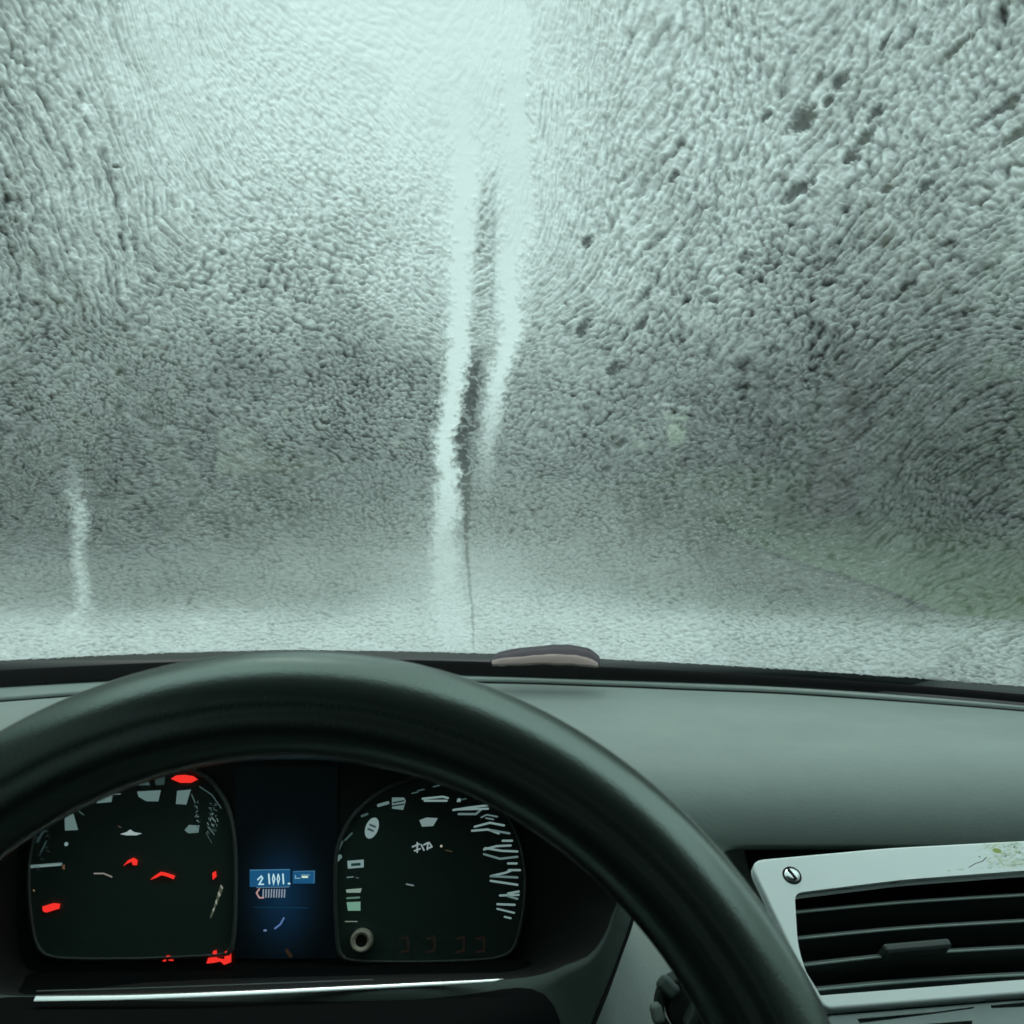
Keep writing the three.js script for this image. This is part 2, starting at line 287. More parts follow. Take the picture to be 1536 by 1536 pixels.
  function film(x, s) { // -> [height in metres, coverage]
    const X = x / wid(s); let [D, R, th, st] = field(X, s);
    let x2 = x + 0.0024 * (vn(x * 230, s * 230) - 0.5) + 0.006 * (vn(x * 40 + 9, s * 40) - 0.5), s2 = s + 0.0024 * (vn(x * 230 + 70, s * 230 + 20) - 0.5) + 0.006 * (vn(x * 40 + 50, s * 40 + 7) - 0.5);
    let q = th / STEP, q0 = Math.floor(q), f = sst(0.25, 0.75, q - q0);
    let h = f < 0.999 ? dome(x2, s2, q0 * STEP, st) : 0; if (f > 0.001) h = lerp(h, dome(x2 + 0.37, s2 + 0.11, (q0 + 1) * STEP, st), f);
    const bigMask = sst(0.45, 0.75, vn(x * 60 + 5, s * 60 + 77)) * 0.6 + 0.3 * sst(0.24, 0.42, s); if (bigMask > 0.01) h = lerp(h, dome(x2 + 0.7, s2 + 0.3, Math.round(q) * STEP, st, 1.65), bigMask);
    const fine = vn(x2 * 900, s2 * 900), mid = vn(x2 * 420 + 31, s2 * 420), big = vn(x * 45 + 3, s * 30 + 8), patch = vn(x * 110, s * 80 + 60);
    h = 0.66 * h + 0.22 * mid + 0.2 * (fine - 0.5);
    D += (big - 0.5) * 0.16 * R + (patch - 0.5) * 0.14 * R;
    // smooth slush streaks
    const soft = (a, lo, hi) => a === null ? 0 : 1 - sst(lo, hi, Math.abs(a));
    const wob = 0.5 * (vn(x * 60, s * 90) - 0.5) + 0.8 * (vn(x * 15, s * 25) - 0.5) + 0.6 * (vn(x * 420, s * 300) - .5) + 0.5 * (vn(x * 900, s * 700) - .5);
    const aL = across(streakL, x, s), aR = across(streakR, x, s);
    let k = Math.max(soft(aL === null ? null : aL + wob, 0.3, 1.5) * (0.35 + 0.65 * sst(0.06, 0.26, s + 0.05 * (patch - 0.5))) * ends(streakL, s, 0.03), soft(aR === null ? null : aR + wob, 0.3, 1.5) * ends(streakR, s, 0.11));
    D = lerp(D, 1.02, k); R *= 1 - 0.93 * k;
    const e = across(edge, x, s); if (e !== null) { const w = e + 2 * wob; if (w < 0.4 && w > -4) { const f = ends(edge, s, 0.07) * (1 - sst(-0.4, 0.4, w)) * sst(-4, -3, w); D = lerp(D, Math.max(D, 0.98), f); R *= 1 - 0.8 * f; } }
    const st1 = soft(across(strip, x, s), 0.5, 1.15) * ends(strip, s, 0.03); D = lerp(D, 0.66, st1); R = lerp(R, 0.85, st1);
    const ls = across(leftStreak, x, s); k = soft(ls === null ? null : ls + wob * 1.1, 0.0, 1.5) * 0.55 * (0.5 + 0.7 * mid) * ends(leftStreak, s, 0.05); D = lerp(D, 1, k); R *= 1 - 0.4 * k;
    const sl = across(slit, x, s); k = soft(sl === null ? null : sl + wob * 1.2, 0.35, 1.2) * ends(slit, s, 0.02) * (0.5 + 0.5 * sst(0.1, 0.17, s));
    let cov = D >= 0.95 ? D - 0.25 * R * (1 - h) : D - 0.1 * R + R * 1.2 * (h - 0.53);
    cov = clamp(cov + 0.05 * (fine - 0.5), 0.03, 1);
    cov = lerp(cov, 0.13 + 0.3 * (mid > 0.68 ? 1 : 0) * h, k * 0.95);
    for (const b of blobs) { const dx = (x - b[0]) / b[2], dy = (s - b[1]) / b[3]; if (Math.abs(dx) > 60 || Math.abs(dy) > 60) continue; const u = (dx * b[6] - dy * b[7]) / b[4], v = (dx * b[7] + dy * b[6]) / b[5], r = Math.sqrt(u * u + v * v) + 0.5 * (mid - 0.5) + 0.35 * (fine - .5); const m = 1 - sst(0.4, 1.15, r); cov = lerp(cov, 0.07 + 0.08 * fine, m * 0.93); h = lerp(h, 0.75, m * 0.8); R = lerp(R, 0.4, m); if (r < 1.6) cov = Math.min(1, cov + 0.07 * sst(0.95, 1.1, r) * (1 - sst(1.2, 1.6, r))); }
    return [h * R * RELIEF + 0.0002 * (fbm(x * 160, s * 160) - 0.5), cov];
  }
  function sheet(RX, RS, off, amp, flip, colored) {
    const SIDE = 26, SV = 0.575, cols = RX + 2 * SIDE, rows = RS + 10, n = (cols + 1) * (rows + 1), pos = new Float32Array(n * 3), col = colored && new Float32Array(n * 4), idx = new Uint32Array(cols * rows * 6); let p = 0;
    for (let j = 0; j <= rows; j++) {
      const s = j <= RS ? 0.004 + (SV - 0.004) * j / RS : lerp(SV, SLANT - 0.004, (j - RS) / 10), l = -0.437 + 0.36 * s, r = 0.43 - 0.34 * s;
      for (let i = 0; i <= cols; i++, p++) {
        const x = i < SIDE ? lerp(X0 + 0.01, l, i / SIDE) : i <= SIDE + RX ? lerp(l, r, (i - SIDE) / RX) : lerp(r, X1 - 0.01, (i - SIDE - RX) / SIDE);
        const [h, c] = film(x, s), k = i < SIDE || i > SIDE + RX || j > RS ? 0 : 1, g = glassAt(x, s, off + h * amp * k);
        pos[p * 3] = g.x; pos[p * 3 + 1] = g.y; pos[p * 3 + 2] = g.z;
        if (colored) { col[p * 4] = col[p * 4 + 1] = col[p * 4 + 2] = 1; col[p * 4 + 3] = c; }
      }
    }
    p = 0; for (let j = 0; j < rows; j++) for (let i = 0; i < cols; i++) { const a = j * (cols + 1) + i, b = a + cols + 1; const q = flip ? [a, b, a + 1, a + 1, b, b + 1] : [a, a + 1, b, a + 1, b + 1, b]; for (const v of q) idx[p++] = v; }
    const g = new THREE.BufferGeometry(); g.setAttribute('position', new THREE.BufferAttribute(pos, 3)); if (colored) g.setAttribute('color', new THREE.BufferAttribute(col, 4)); g.setIndex(new THREE.BufferAttribute(idx, 1)); g.computeVertexNormals(); return g;
  }
  const ice = new THREE.MeshPhysicalMaterial({ color: new THREE.Color().setRGB(0.93, 0.985, 0.975), transmission: 0.86, roughness: 1, thickness: 0, ior: 1.31, specularIntensity: 0.25, vertexColors: true, transparent: true, side: THREE.DoubleSide });
  const g = sheet(1060, 780, 0.0015, 1, false, true);
  tag(part('frost', g, ice, scene), 'wet grainy frost and slush streaks covering the outside of the windscreen', 'frost', null, 'stuff');
}

// ---------------------------------------------------------------- bonnet beyond the glass
{
  const t = thing('car_bonnet', 'pale car bonnet beyond the lower edge of the frosted windscreen', 'bonnet', V(0.3, HB - 0.05, -1.0));
  wpart('panel', surf(40, 24, (u, v) => { const x = lerp(-0.5, 1.05, u), e = (u - 0.5) * 2; return V(x, HB - 0.03 - 0.11 * v * v - 0.03 * e * e + 0.012 * Math.exp(-(((Math.abs(e) - 0.6) / 0.12) ** 2)), zBase(x) - 0.13 - v * (1.05 - 0.16 * e * e)); }), M.bonnet, t);
  wpart('cowl', surf(40, 4, (u, v) => { const x = lerp(-0.5, 1.02, u); return V(x, HB - 0.02 - 0.03 * Math.sin(v * Math.PI), zBase(x) - 0.005 - v * 0.125); }), M.black, t);
}

// ---------------------------------------------------------------- cap at the foot of the glass
{
  const t = thing('trim_cap', 'low purplish brown cap with a pale pinkish front edge at the windscreen base', 'cap', at(818, 996, 0.79));
  const top = [[735, 993], [745, 983], [765, 977], [800, 973], [835, 969.5], [860, 970.5], [885, 976], [899, 988], [900, 996]], mid = [[737, 993], [750, 988.5], [780, 985.5], [815, 982], [845, 981.5], [870, 984], [885, 988], [893, 993], [897, 997]], low = [[738, 996], [752, 996], [780, 995], [815, 994], [845, 995], [868, 996], [880, 997], [889, 998], [897, 999]];
  const g = (pts, d) => new THREE.CatmullRomCurve3(pts.map(([a, b]) => at(a, b, d)));
  const A = g(top, 0.772), A2 = g(top.map(([a, b]) => [a, b + 1.5]), 0.762), B = g(mid, 0.752), C = g(low, 0.747), D0 = g(low.map(([a, b]) => [a, b + 3]), 0.77);
  const cs = (a, b) => surf(40, 6, (u, v) => a.getPoint(u).lerp(b.getPoint(u), v).add(V(0, 0.0018 * Math.sin(v * Math.PI) + 0.0006 * (vn(u * 30, v * 4) - 0.5), 0)));
  wpart('top', mergeGeometries([cs(A, A2), cs(A2, B), cs(D0, A)]), M.cap, t);
  wpart('front_edge', mergeGeometries([cs(B, C), cs(C, D0)]), M.capEdge, t);
}

// ---------------------------------------------------------------- dashboard
const HD = HB - 0.008;
const dash = thing('dashboard', 'smooth grey green dashboard under the windscreen', 'dashboard', V(0.25, HD, -0.6));
const lipZ = (x) => -lerp(0.60, 0.574, sst(0.0, 0.05, x));
const recess = (x) => 0.05 * sst(0.118, 0.150, x) * (1 - sst(0.52, 0.53, x));
{
  const gapFront = lookup([[-420, 1084], [-150, 1058], [0, 1046], [300, 1026], [685, 1018], [900, 1023], [1026, 1028], [1209, 1036], [1536, 1060], [1900, 1098], [2400, 1172]], HD);
  const sf = wsc.sealFront; delete wsc.sealFront;
  const roll = (zb, zf, r) => (u, v, x) => { const k = 8, i = v * (k + 4); // strip with rolled long edges
    if (i < 4) { const a = (i / 4) * Math.PI / 2; return V(x, HD - r + r * Math.sin(a), zb + r - r * Math.cos(a)); }
    if (i > k) { const a = ((i - k) / 4) * Math.PI / 2; return V(x, HD - r + r * Math.cos(a), zf - r + r * Math.sin(a)); }
    return V(x, HD, lerp(zb + r, zf - r, (i - 4) / (k - 4))); };
  wpart('trim_strip', surf(140, 12, (u, v) => { const x = lerp(X0, X1, u); return roll(sf(x) - 0.004, gapFront(x), 0.0025)(u, v, x); }), M.dash, dash);
  wpart('gap', surf(100, 1, (u, v) => { const x = lerp(X0, X1, u); return V(x, HD - 0.0032, gapFront(x) - 0.002 + v * 0.019); }), M.pit, dash);
  const prof = (x, v) => { // v 0..1: gap edge, top, lip, front face
    const zb = gapFront(x) + 0.0115, zl = lipZ(x), RX2 = 0.055, RY = 0.045, r = 0.003;
    if (v < 0.08) { const a = v / 0.08 * Math.PI / 2; return [HD - r + r * Math.sin(a), zb + r - r * Math.cos(a)]; }
    if (v < 0.4) { const t = (v - 0.08) / 0.32; return [HD + 0.006 * Math.sin(t * Math.PI) * 0.5, lerp(zb + r, zl - RX2, t)]; }
    if (v < 0.65) { const a = (v - 0.4) / 0.25 * Math.PI / 2; return [HD - RY + RY * Math.cos(a), zl - RX2 + RX2 * Math.sin(a)]; }
    const t = (v - 0.65) / 0.35; return [HD - RY - 0.36 * t * t - 0.012 * t, zl - recess(x) * sst(0, 0.09, t) + lerp(0.35, 0.05, sst(0.11, 0.122, x)) * Math.min(t, 0.4)];
  };
  wpart('vent_recess', surf(20, 10, (u, v) => { const x = lerp(0.128, 0.53, u); return V(x, HD - 0.044 - 0.24 * v, lipZ(x) - 0.035); }), M.pit, dash);
  const xs = []; for (let x = X0; x < -0.02; x += 0.02) xs.push(x); for (let x = -0.02; x < 0.16; x += 0.002) xs.push(x); for (let x = 0.16; x < X1; x += 0.015) xs.push(x); xs.push(X1);
  wpart('pad', surf(xs.length - 1, 80, (u, v) => { const x = xs[Math.round(u * (xs.length - 1))], [y, z] = prof(x, v); const p = V(x, y, z); p.u = x; p.v = v * 0.6; return p; }), M.dash, dash);
}

// ---------------------------------------------------------------- instrument cluster
const CN = camDir(0, 0.22, 1), CX = camDir(1, 0, 0), CY = CN.clone().cross(CX), CO = at(420, 1300, 0.53);
const cl = thing('instrument_cluster', 'dark two dial instrument cluster behind the steering wheel rim', 'instrument cluster', at(420, 1480, 0.53));
const dialPt = (px, py, off = 0) => onPlane(px, py, CO.clone().addScaledVector(CN, off), CN);
const local = (p) => { const d = p.clone().sub(CO); return [d.dot(CX), d.dot(CY)]; };
{
  const seamPx = [[949, 1355, .468], [944, 1390, .463], [930, 1430, .458], [912, 1480, .452], [890, 1536, .446], [850, 1640, .44], [420, 1660, .44], [0, 1640, .44], [-70, 1500, .455], [-95, 1380, .475], [-80, 1250, .50], [-10, 1150, .52], [150, 1090, .53], [420, 1068, .535], [640, 1082, .53], [790, 1135, .515], [880, 1210, .495], [935, 1290, .478]];
  const innPx = [[922, 1338, .458], [918, 1372, .455], [905, 1406, .452], [882, 1434, .45], [850, 1447, .45], [790, 1466, .45], [600, 1478, .437], [200, 1490, .45], [-10, 1490, .455], [-50, 1440, .46], [-66, 1360, .47], [-50, 1250, .485], [10, 1168, .505], [160, 1112, .515], [420, 1092, .52], [630, 1106, .515], [770, 1156, .50], [870, 1240, .475]];
  const dlPx = [[803, 1330], [800, 1380], [792, 1420], [780, 1446], [740, 1452], [600, 1455], [420, 1458], [200, 1460], [60, 1460], [30, 1430], [25, 1340], [32, 1250], [80, 1180], [180, 1135], [420, 1118], [620, 1130], [730, 1180], [788, 1260]];
  const N = 144, A = loopOf(seamPx.map((p) => at(...p)), N), B = loopOf(innPx.map((p) => at(...p)), N), C = loopOf(dlPx.map(([a, b]) => dialPt(a, b, 0.001)), N);
  const mixL = (P, R, t, lift) => P.map((p, i) => p.clone().lerp(R[i], t).addScaledVector(CN, lift));
  wpart('bezel', loft([mixL(A, B, 0, -0.12), A, mixL(A, B, 0.12, 0.002), mixL(A, B, 0.5, 0.004), mixL(A, B, 0.85, 0.004), mixL(A, B, 0.95, 0.0025), B]), M.dashDark, cl);
  wpart('inner_wall', loft([B, mixL(B, C, 0.06, -0.001), mixL(B, C, 0.3, -0.008), mixL(B, C, 0.7, -0.008), C]), M.pit, cl);
  wpart('seam', tube(mixL(A, A, 0, 0.0006), 0.0011, 200, 6, true), M.pit, cl);

  // print: canvas over the dial plane
  const lo = local(dialPt(10, 1475)), hi = local(dialPt(820, 1110)), CW = 2048, CH = Math.round(2048 * (hi[1] - lo[1]) / (hi[0] - lo[0]));
  const uvOf = (x, y) => [(x - lo[0]) / (hi[0] - lo[0]), (y - lo[1]) / (hi[1] - lo[1])];
  const cv = document.createElement('canvas'); cv.width = CW; cv.height = CH; const c = cv.getContext('2d');
  const K = (px, py) => { const [u, v] = uvOf(...local(dialPt(px, py))); return [u * CW, (1 - v) * CH]; };
  c.fillStyle = '#000'; c.fillRect(0, 0, CW, CH);
  const poly = (pts, fill) => { c.fillStyle = fill; c.beginPath(); pts.forEach((p, i) => { const [x, y] = K(...p); i ? c.lineTo(x, y) : c.moveTo(x, y); }); c.closePath(); c.fill(); };
  const line = (pts, w, st) => { c.strokeStyle = st; c.lineWidth = w * CW / 810; c.lineCap = 'round'; c.lineJoin = 'round'; c.beginPath(); pts.forEach((p, i) => { const [x, y] = K(...p); i ? c.lineTo(x, y) : c.moveTo(x, y); }); c.stroke(); };
  const pale = '#9fc0be', dim = '#4f6a68', mid = '#7d9c9a';
  // left dial numerals and marks
  poly([[118, 1182], [150, 1176], [158, 1187], [126, 1189]], dim); poly([[139, 1192], [170, 1190], [168, 1203], [146, 1205]], mid); line([[160, 1191], [181, 1191]], 2, mid);
  poly([[192, 1166], [220, 1166], [226, 1178], [204, 1178]], dim); poly([[206, 1187], [242, 1185], [238, 1202], [220, 1202], [208, 1195]], mid);
  poly([[266, 1186], [287, 1184], [280, 1207], [264, 1206]], mid); line([[288, 1192], [293, 1204]], 2.5, dim);
  poly([[97, 1217], [108, 1210], [118, 1245], [98, 1246]], mid); line([[101, 1208], [122, 1199], [127, 1205]], 3, dim); line([[112, 1212], [126, 1222]], 2, dim); line([[165, 1172], [180, 1170]], 3, dim);
  poly([[277, 1245], [284, 1237], [300, 1238], [298, 1249], [283, 1250]], mid);
  for (let i = 0; i < 46; i++) { seed = 900 + i * 31; const x = 294 + 32 * rnd(), y = 1204 + 46 * rnd(); line([[x, y], [x + 7 * (rnd() - .5), y + 9 * (rnd() - .5)]], 0.7 + 1.1 * rnd(), rnd() > .5 ? mid : dim); }
  line([[310, 1250], [318, 1264]], 1.2, dim); line([[312, 1240], [322, 1252]], 1.2, mid);
  poly([[180, 1251], [190, 1248], [196, 1244], [202, 1248], [214, 1250], [205, 1253], [190, 1253]], '#cfe6e6'); line([[178, 1239], [182, 1241]], 1.2, '#8a6a5a');
  line([[43, 1300], [92, 1296]], 5, mid); line([[60, 1299], [90, 1297]], 2, pale); line([[142, 1310], [156, 1310], [168, 1315]], 2.5, '#a8a59a');
  poly([[94, 1298], [98, 1296], [98, 1305], [94, 1303]], '#7a5a40');
  for (let i = 0; i < 26; i++) { seed = 5000 + i * 77; const y = 1328 + 46 * (i / 26), x = lerp(333, 316, i / 26); line([[x + 4 * (rnd() - .5), y], [x + 5 * (rnd() - .5), y + 4]], 1 + 2.4 * rnd(), rnd() > .5 ? '#b9bfae' : '#5e6656'); }
  poly([[289, 1432], [307, 1432], [307, 1449], [292, 1448]], '#7d6a68');
  c.fillStyle = pale; { const [x, y] = K(100, 1266); c.beginPath(); c.arc(x, y, 8, 0, 7); c.fill(); } line([[51, 1335], [52, 1336]], 2, '#c0a070');
  line([[150, 1399], [125, 1408]], 0.8, '#26352f'); line([[120, 1445], [145, 1446]], 1.2, '#39443f');
  for (let i = 0; i < 60; i++) { seed = 300 + i * 53; const a = Math.PI * (0.55 + 0.5 * rnd()), r = 0.86 + 0.13 * rnd(), x = 200 + 150 * r * Math.cos(a), y = 1290 - 140 * r * Math.sin(a); c.globalAlpha = 0.25 + 0.4 * rnd(); line([[x, y], [x + 10 * (rnd() - .5), y + 8 * (rnd() - .5)]], 1 + 2 * rnd(), dim); }
  c.globalAlpha = 1; line([[300, 1180], [318, 1192], [332, 1212]], 2, dim); line([[57, 1262], [74, 1232]], 4, '#34484a'); line([[62, 1278], [70, 1262]], 3, '#34484a'); poly([[232, 1166], [248, 1165], [247, 1177], [234, 1178]], '#3c5250');
  // right dial: outer marks
  const bars = [[[634, 1198], [664, 1195], [672, 1197]], [[637, 1201], [670, 1201]], [[680, 1215], [705, 1211], [731, 1208]], [[688, 1221], [714, 1221], [722, 1214]], [[684, 1214], [732, 1213]], [[712, 1240], [735, 1234], [756, 1238]], [[708, 1246], [732, 1244], [748, 1250]], [[736, 1245], [764, 1250]], [[754, 1261], [768, 1261]], [[726, 1274], [745, 1269], [766, 1268]], [[728, 1272], [752, 1276], [776, 1277]], [[726, 1281], [750, 1288], [776, 1285]], [[762, 1295], [775, 1295]], [[763, 1305], [780, 1305]], [[736, 1314], [758, 1309], [766, 1306]], [[736, 1314], [776, 1316]], [[736, 1321], [776, 1327]], [[762, 1340], [778, 1337]], [[750, 1343], [778, 1342]], [[762, 1344], [776, 1348]], [[746, 1356], [772, 1357]], [[746, 1363], [771, 1369]], [[757, 1375], [766, 1377]]];
  bars.forEach((b, i) => line(b, i > 20 ? 3 : 3.4, i % 4 === 3 ? mid : pale));
  line([[722, 1226], [730, 1222], [746, 1225]], 2.5, mid); line([[729, 1227], [740, 1229]], 2.5, mid);
  for (const [x, y] of [[618, 1190], [627, 1186], [650, 1180], [700, 1192], [712, 1198], [690, 1200]]) line([[x, y], [x + 9, y - 2]], 2.2, dim);
  poly([[686, 1198], [691, 1197], [691, 1203], [685, 1203]], pale); line([[568, 1208], [582, 1204]], 5, mid);
  poly([[588, 1196], [606, 1196], [609, 1201], [605, 1215], [588, 1213]], mid); line([[590, 1204], [606, 1201]], 1.6, '#000'); line([[588, 1209], [606, 1206]], 1.6, '#000');
  { const [x, y] = K(558, 1242); c.save(); c.translate(x, y); c.rotate(0.35); c.fillStyle = '#a5c2c2'; c.beginPath(); c.ellipse(0, 0, 25, 41, 0, 0, 7); c.fill(); c.fillStyle = '#4e5f68'; c.fillRect(-14, -13, 27, 8); c.fillRect(-15, 4, 26, 8); c.restore(); }
  poly([[629, 1230], [640, 1226], [657, 1227], [650, 1239], [633, 1240]], '#9bb5b6'); line([[543, 1224], [551, 1221]], 4, dim);
  line([[503, 1292], [510, 1285]], 7, mid); line([[518, 1260], [528, 1250]], 3, dim); line([[508, 1275], [514, 1262]], 3, dim);
  // small garbled word
  for (const s of [[[619, 1270], [629, 1266]], [[622, 1276], [630, 1273]], [[632, 1267], [636, 1275]], [[636, 1267], [642, 1264], [641, 1274]], [[644, 1264], [648, 1270], [643, 1272]], [[626, 1264], [626, 1278]]]) line(s, 2.6, '#b8cfd0');
  c.fillStyle = '#e8e4c8'; { const [x, y] = K(662, 1269); c.beginPath(); c.arc(x, y, 5, 0, 7); c.fill(); } line([[668, 1275], [678, 1277]], 1.5, '#5a5236');
  line([[610, 1326], [620, 1328]], 2.4, '#8fa0a6');
  // right dial: fuel stack on the left
  poly([[521, 1291], [546, 1289], [546, 1301], [522, 1303]], pale); poly([[527, 1295], [541, 1294], [541, 1298], [527, 1299]], '#1c3a3a'); line([[521, 1316], [530, 1315]], 2, mid); line([[534, 1316], [538, 1317]], 2, dim);
  poly([[519, 1334], [543, 1332], [541, 1339], [520, 1339]], '#a9c6b8'); line([[521, 1347], [539, 1346]], 3, '#6f9a8a'); poly([[520, 1353], [541, 1352], [541, 1366], [522, 1366]], '#8fc9b0'); line([[518, 1382], [536, 1382]], 1.6, '#9aa79b');
  for (const x of [600, 640, 684, 714]) { line([[x, 1408], [x + 12, 1406], [x + 12, 1426], [x, 1428]], 3, '#26100c'); }
  const t = new THREE.CanvasTexture(cv); t.colorSpace = THREE.SRGBColorSpace;
  const face = std(0.03, 0.058, 0.046, 0.5, { emissive: new THREE.Color(1, 1, 1), emissiveMap: t, emissiveIntensity: 0.42 });
  const bump = (pts, n) => loopOf(pts.map(([a, b]) => dialPt(a, b, 0.003)), n, 0.4);
  const Lp = [[355, 1300], [354, 1380], [348, 1425], [330, 1434], [200, 1440], [80, 1438], [52, 1415], [42, 1350], [42, 1290], [55, 1240], [88, 1195], [140, 1163], [200, 1147], [260, 1145], [310, 1165], [340, 1205], [352, 1250]];
  const Rp = [[790, 1320], [786, 1375], [772, 1425], [740, 1440], [640, 1445], [530, 1443], [508, 1430], [503, 1380], [502, 1310], [506, 1268], [530, 1222], [575, 1184], [630, 1165], [680, 1165], [730, 1188], [766, 1228], [784, 1272]];
  const dials = {};
  for (const [pts, nm] of [[Lp, 'left'], [Rp, 'right']]) {
    const L3 = loopOf(pts.map(([a, b]) => dialPt(a, b, 0.0005)), 90, 0.4), d = dials[nm] = wpart('dial', polyFace(L3, CO, CX, CY, uvOf), face, cl, nm === 'left' ? 'left dial with scattered pale marks and red warning lamps' : 'right dial with pale radiating marks along its right side');
    const out = bump(pts, 90), cen = dialPt(nm === 'left' ? 200 : 645, 1300, 0.003), inn = out.map((p) => p.clone().lerp(cen, 0.035));
    const rim = loft([L3.map((p) => p.clone().lerp(cen, -0.02)), out, out.map((p) => p.clone().lerp(cen, 0.02).addScaledVector(CN, 0.001)), L3.map((p) => p.clone().lerp(cen, 0.03))]);
    wpart('dial_rim', rim, M.ring, d);
  }
  const back = loopOf(dlPx.map(([a, b]) => dialPt(a, b, -0.0005)), 120); wpart('back_plate', polyFace(back, CO, CX, CY), M.black, cl);
  // centre display
  const dc = document.createElement('canvas'); dc.width = 512; dc.height = 1024; const d2 = dc.getContext('2d'); const u = (x) => (x - 352) / 154 * 512, w = (y) => (y - 1150) / 288 * 512 * 2;
  d2.fillStyle = '#010406'; d2.fillRect(0, 0, 512, 1024); d2.save(); d2.translate(u(423), w(1345)); d2.scale(0.58, 1); const gr = d2.createRadialGradient(0, 0, 10, 0, 0, 430); gr.addColorStop(0, '#0c2c46'); gr.addColorStop(0.35, '#081f33'); gr.addColorStop(0.7, '#040e16'); gr.addColorStop(1, '#010406'); d2.fillStyle = gr; d2.fillRect(-440, -440, 880, 880); d2.restore();
  const dl = (pts, lw, st) => { d2.strokeStyle = st; d2.lineWidth = lw * 4.5; d2.lineCap = 'round'; d2.beginPath(); pts.forEach(([x, y], i) => i ? d2.lineTo(u(x), w(y)) : d2.moveTo(u(x), w(y))); d2.stroke(); };
  d2.fillStyle = '#1b5680'; d2.fillRect(u(374), w(1307), u(434) - u(374), w(1333) - w(1307)); d2.fillRect(u(438), w(1309), u(472) - u(438), w(1328) - w(1309));
  dl([[375, 1308], [433, 1307]], 1, '#4d86a8'); dl([[440, 1310], [471, 1309], [470, 1327]], 1, '#3f7392');
  dl([[386, 1322], [391, 1317], [393, 1320], [388, 1329], [394, 1329]], 1.8, '#bfe9f2'); for (const x of [402, 423]) dl([[x, 1314], [x + 1, 1328]], 1.8, '#c9f0f5'); for (const x of [409, 416]) dl([[x, 1314], [x - 1.5, 1321], [x, 1328], [x + 2, 1321], [x, 1314]], 1.3, '#c9f0f5');  dl([[432, 1328], [433, 1328]], 2.4, '#bfe9f2');
  dl([[442, 1316], [442, 1320], [449, 1320]], 1.2, '#86b4c6'); dl([[453, 1318], [460, 1318]], 2.6, '#d8f2d8'); dl([[451, 1315], [464, 1315]], 1, '#7aa7b8');
  for (let i = 0; i < 9; i++) dl([[394 + i * 4, 1337], [393.5 + i * 4, 1348]], 1.6, '#8d9aa8'); dl([[388, 1336], [384, 1342], [388, 1349], [394, 1349]], 1.8, '#c79a9a'); dl([[384, 1334], [432, 1333]], 1, '#5d7f96');
  dl([[380, 1363], [462, 1364]], 0.8, '#0f3b54'); dl([[425, 1379], [420, 1388], [412, 1394]], 2.2, '#5577a8'); dl([[396, 1397], [398, 1397]], 2.6, '#6a7ea8'); dl([[430, 1426], [436, 1434]], 4, '#2e2216');
  const dt = new THREE.CanvasTexture(dc); dt.colorSpace = THREE.SRGBColorSpace;
  const ds = [[352, 1438], [506, 1438], [506, 1150], [352, 1150]].map(([a, b]) => dialPt(a, b, 0.0012)), sg = polyFace(ds, CO, CX, CY); sg.setAttribute('uv', new THREE.Float32BufferAttribute([0, 0, 1, 0, 1, 1, 0, 1], 2));
  wpart('display', sg, std(0.004, 0.006, 0.008, 0.4, { emissive: new THREE.Color(1, 1, 1), emissiveMap: dt, emissiveIntensity: 0.72 }), cl, 'blue lit centre display with garbled pale digits');
  // red warning lamps
  const red = std(0.25, 0.01, 0.01, 0.4, { emissive: new THREE.Color().setRGB(1, 0.035, 0.025), emissiveIntensity: 0.75 });
  const lamp = (pts, label) => { const P = pts.map(([a, b]) => { const [x, y] = local(dialPt(a, b)); return new THREE.Vector2(x, y); }); wpart('warning_lamp', plate(P, [], CO, CX, CY, 0.0006, 0, 0.0014), red, dials.left, label); };
  lamp([[258, 1168], [266, 1163], [278, 1162], [291, 1164], [298, 1169], [288, 1174], [272, 1174]], 'red oval lamp at the top of the left dial');
  lamp([[187, 1298], [194, 1290], [202, 1286], [208, 1290], [207, 1297], [201, 1297], [200, 1292], [194, 1294]], 'red hooked lamp in the middle of the left dial');
  lamp([[227, 1319], [234, 1313], [243, 1307], [252, 1309], [264, 1313], [262, 1318], [252, 1314], [244, 1312], [236, 1316]], 'red arched lamp in the middle of the left dial');
  lamp([[66, 1359], [82, 1354], [92, 1355], [91, 1362], [72, 1368], [67, 1366]], 'red bar lamp low at the left of the left dial');
  lamp([[320, 1309], [325, 1306], [326, 1314], [321, 1319]], 'small dim red lamp at the right of the left dial');
  lamp([[246, 1441], [247, 1436], [253, 1432], [259, 1434], [262, 1440], [256, 1440], [253, 1437], [250, 1441]], 'small red lamp below the left dial');
  lamp([[311, 1444], [314, 1436], [320, 1435], [321, 1426], [326, 1424], [327, 1436], [338, 1438], [339, 1426], [348, 1425], [348, 1442], [338, 1446], [332, 1441], [322, 1443]], 'jagged red lamp cluster below the left dial');
  // trip knob
  const kp = dialPt(543, 1410, 0.002), kb = new THREE.LatheGeometry([[0, 0.0015], [0.0026, 0.0015], [0.0032, 0.003], [0.0040, 0.0042], [0.0050, 0.0042], [0.0056, 0.003], [0.0056, -0.002]].map((p) => new THREE.Vector2(...p)), 28).rotateX(Math.PI / 2);
  const orient = new THREE.Matrix4().makeBasis(CX, CY, CN).setPosition(kp); kb.applyMatrix4(orient); const kn = wpart('knob', kb, std(0.7, 0.62, 0.5, 0.35), cl, 'small pale ringed knob at the lower left of the right dial');
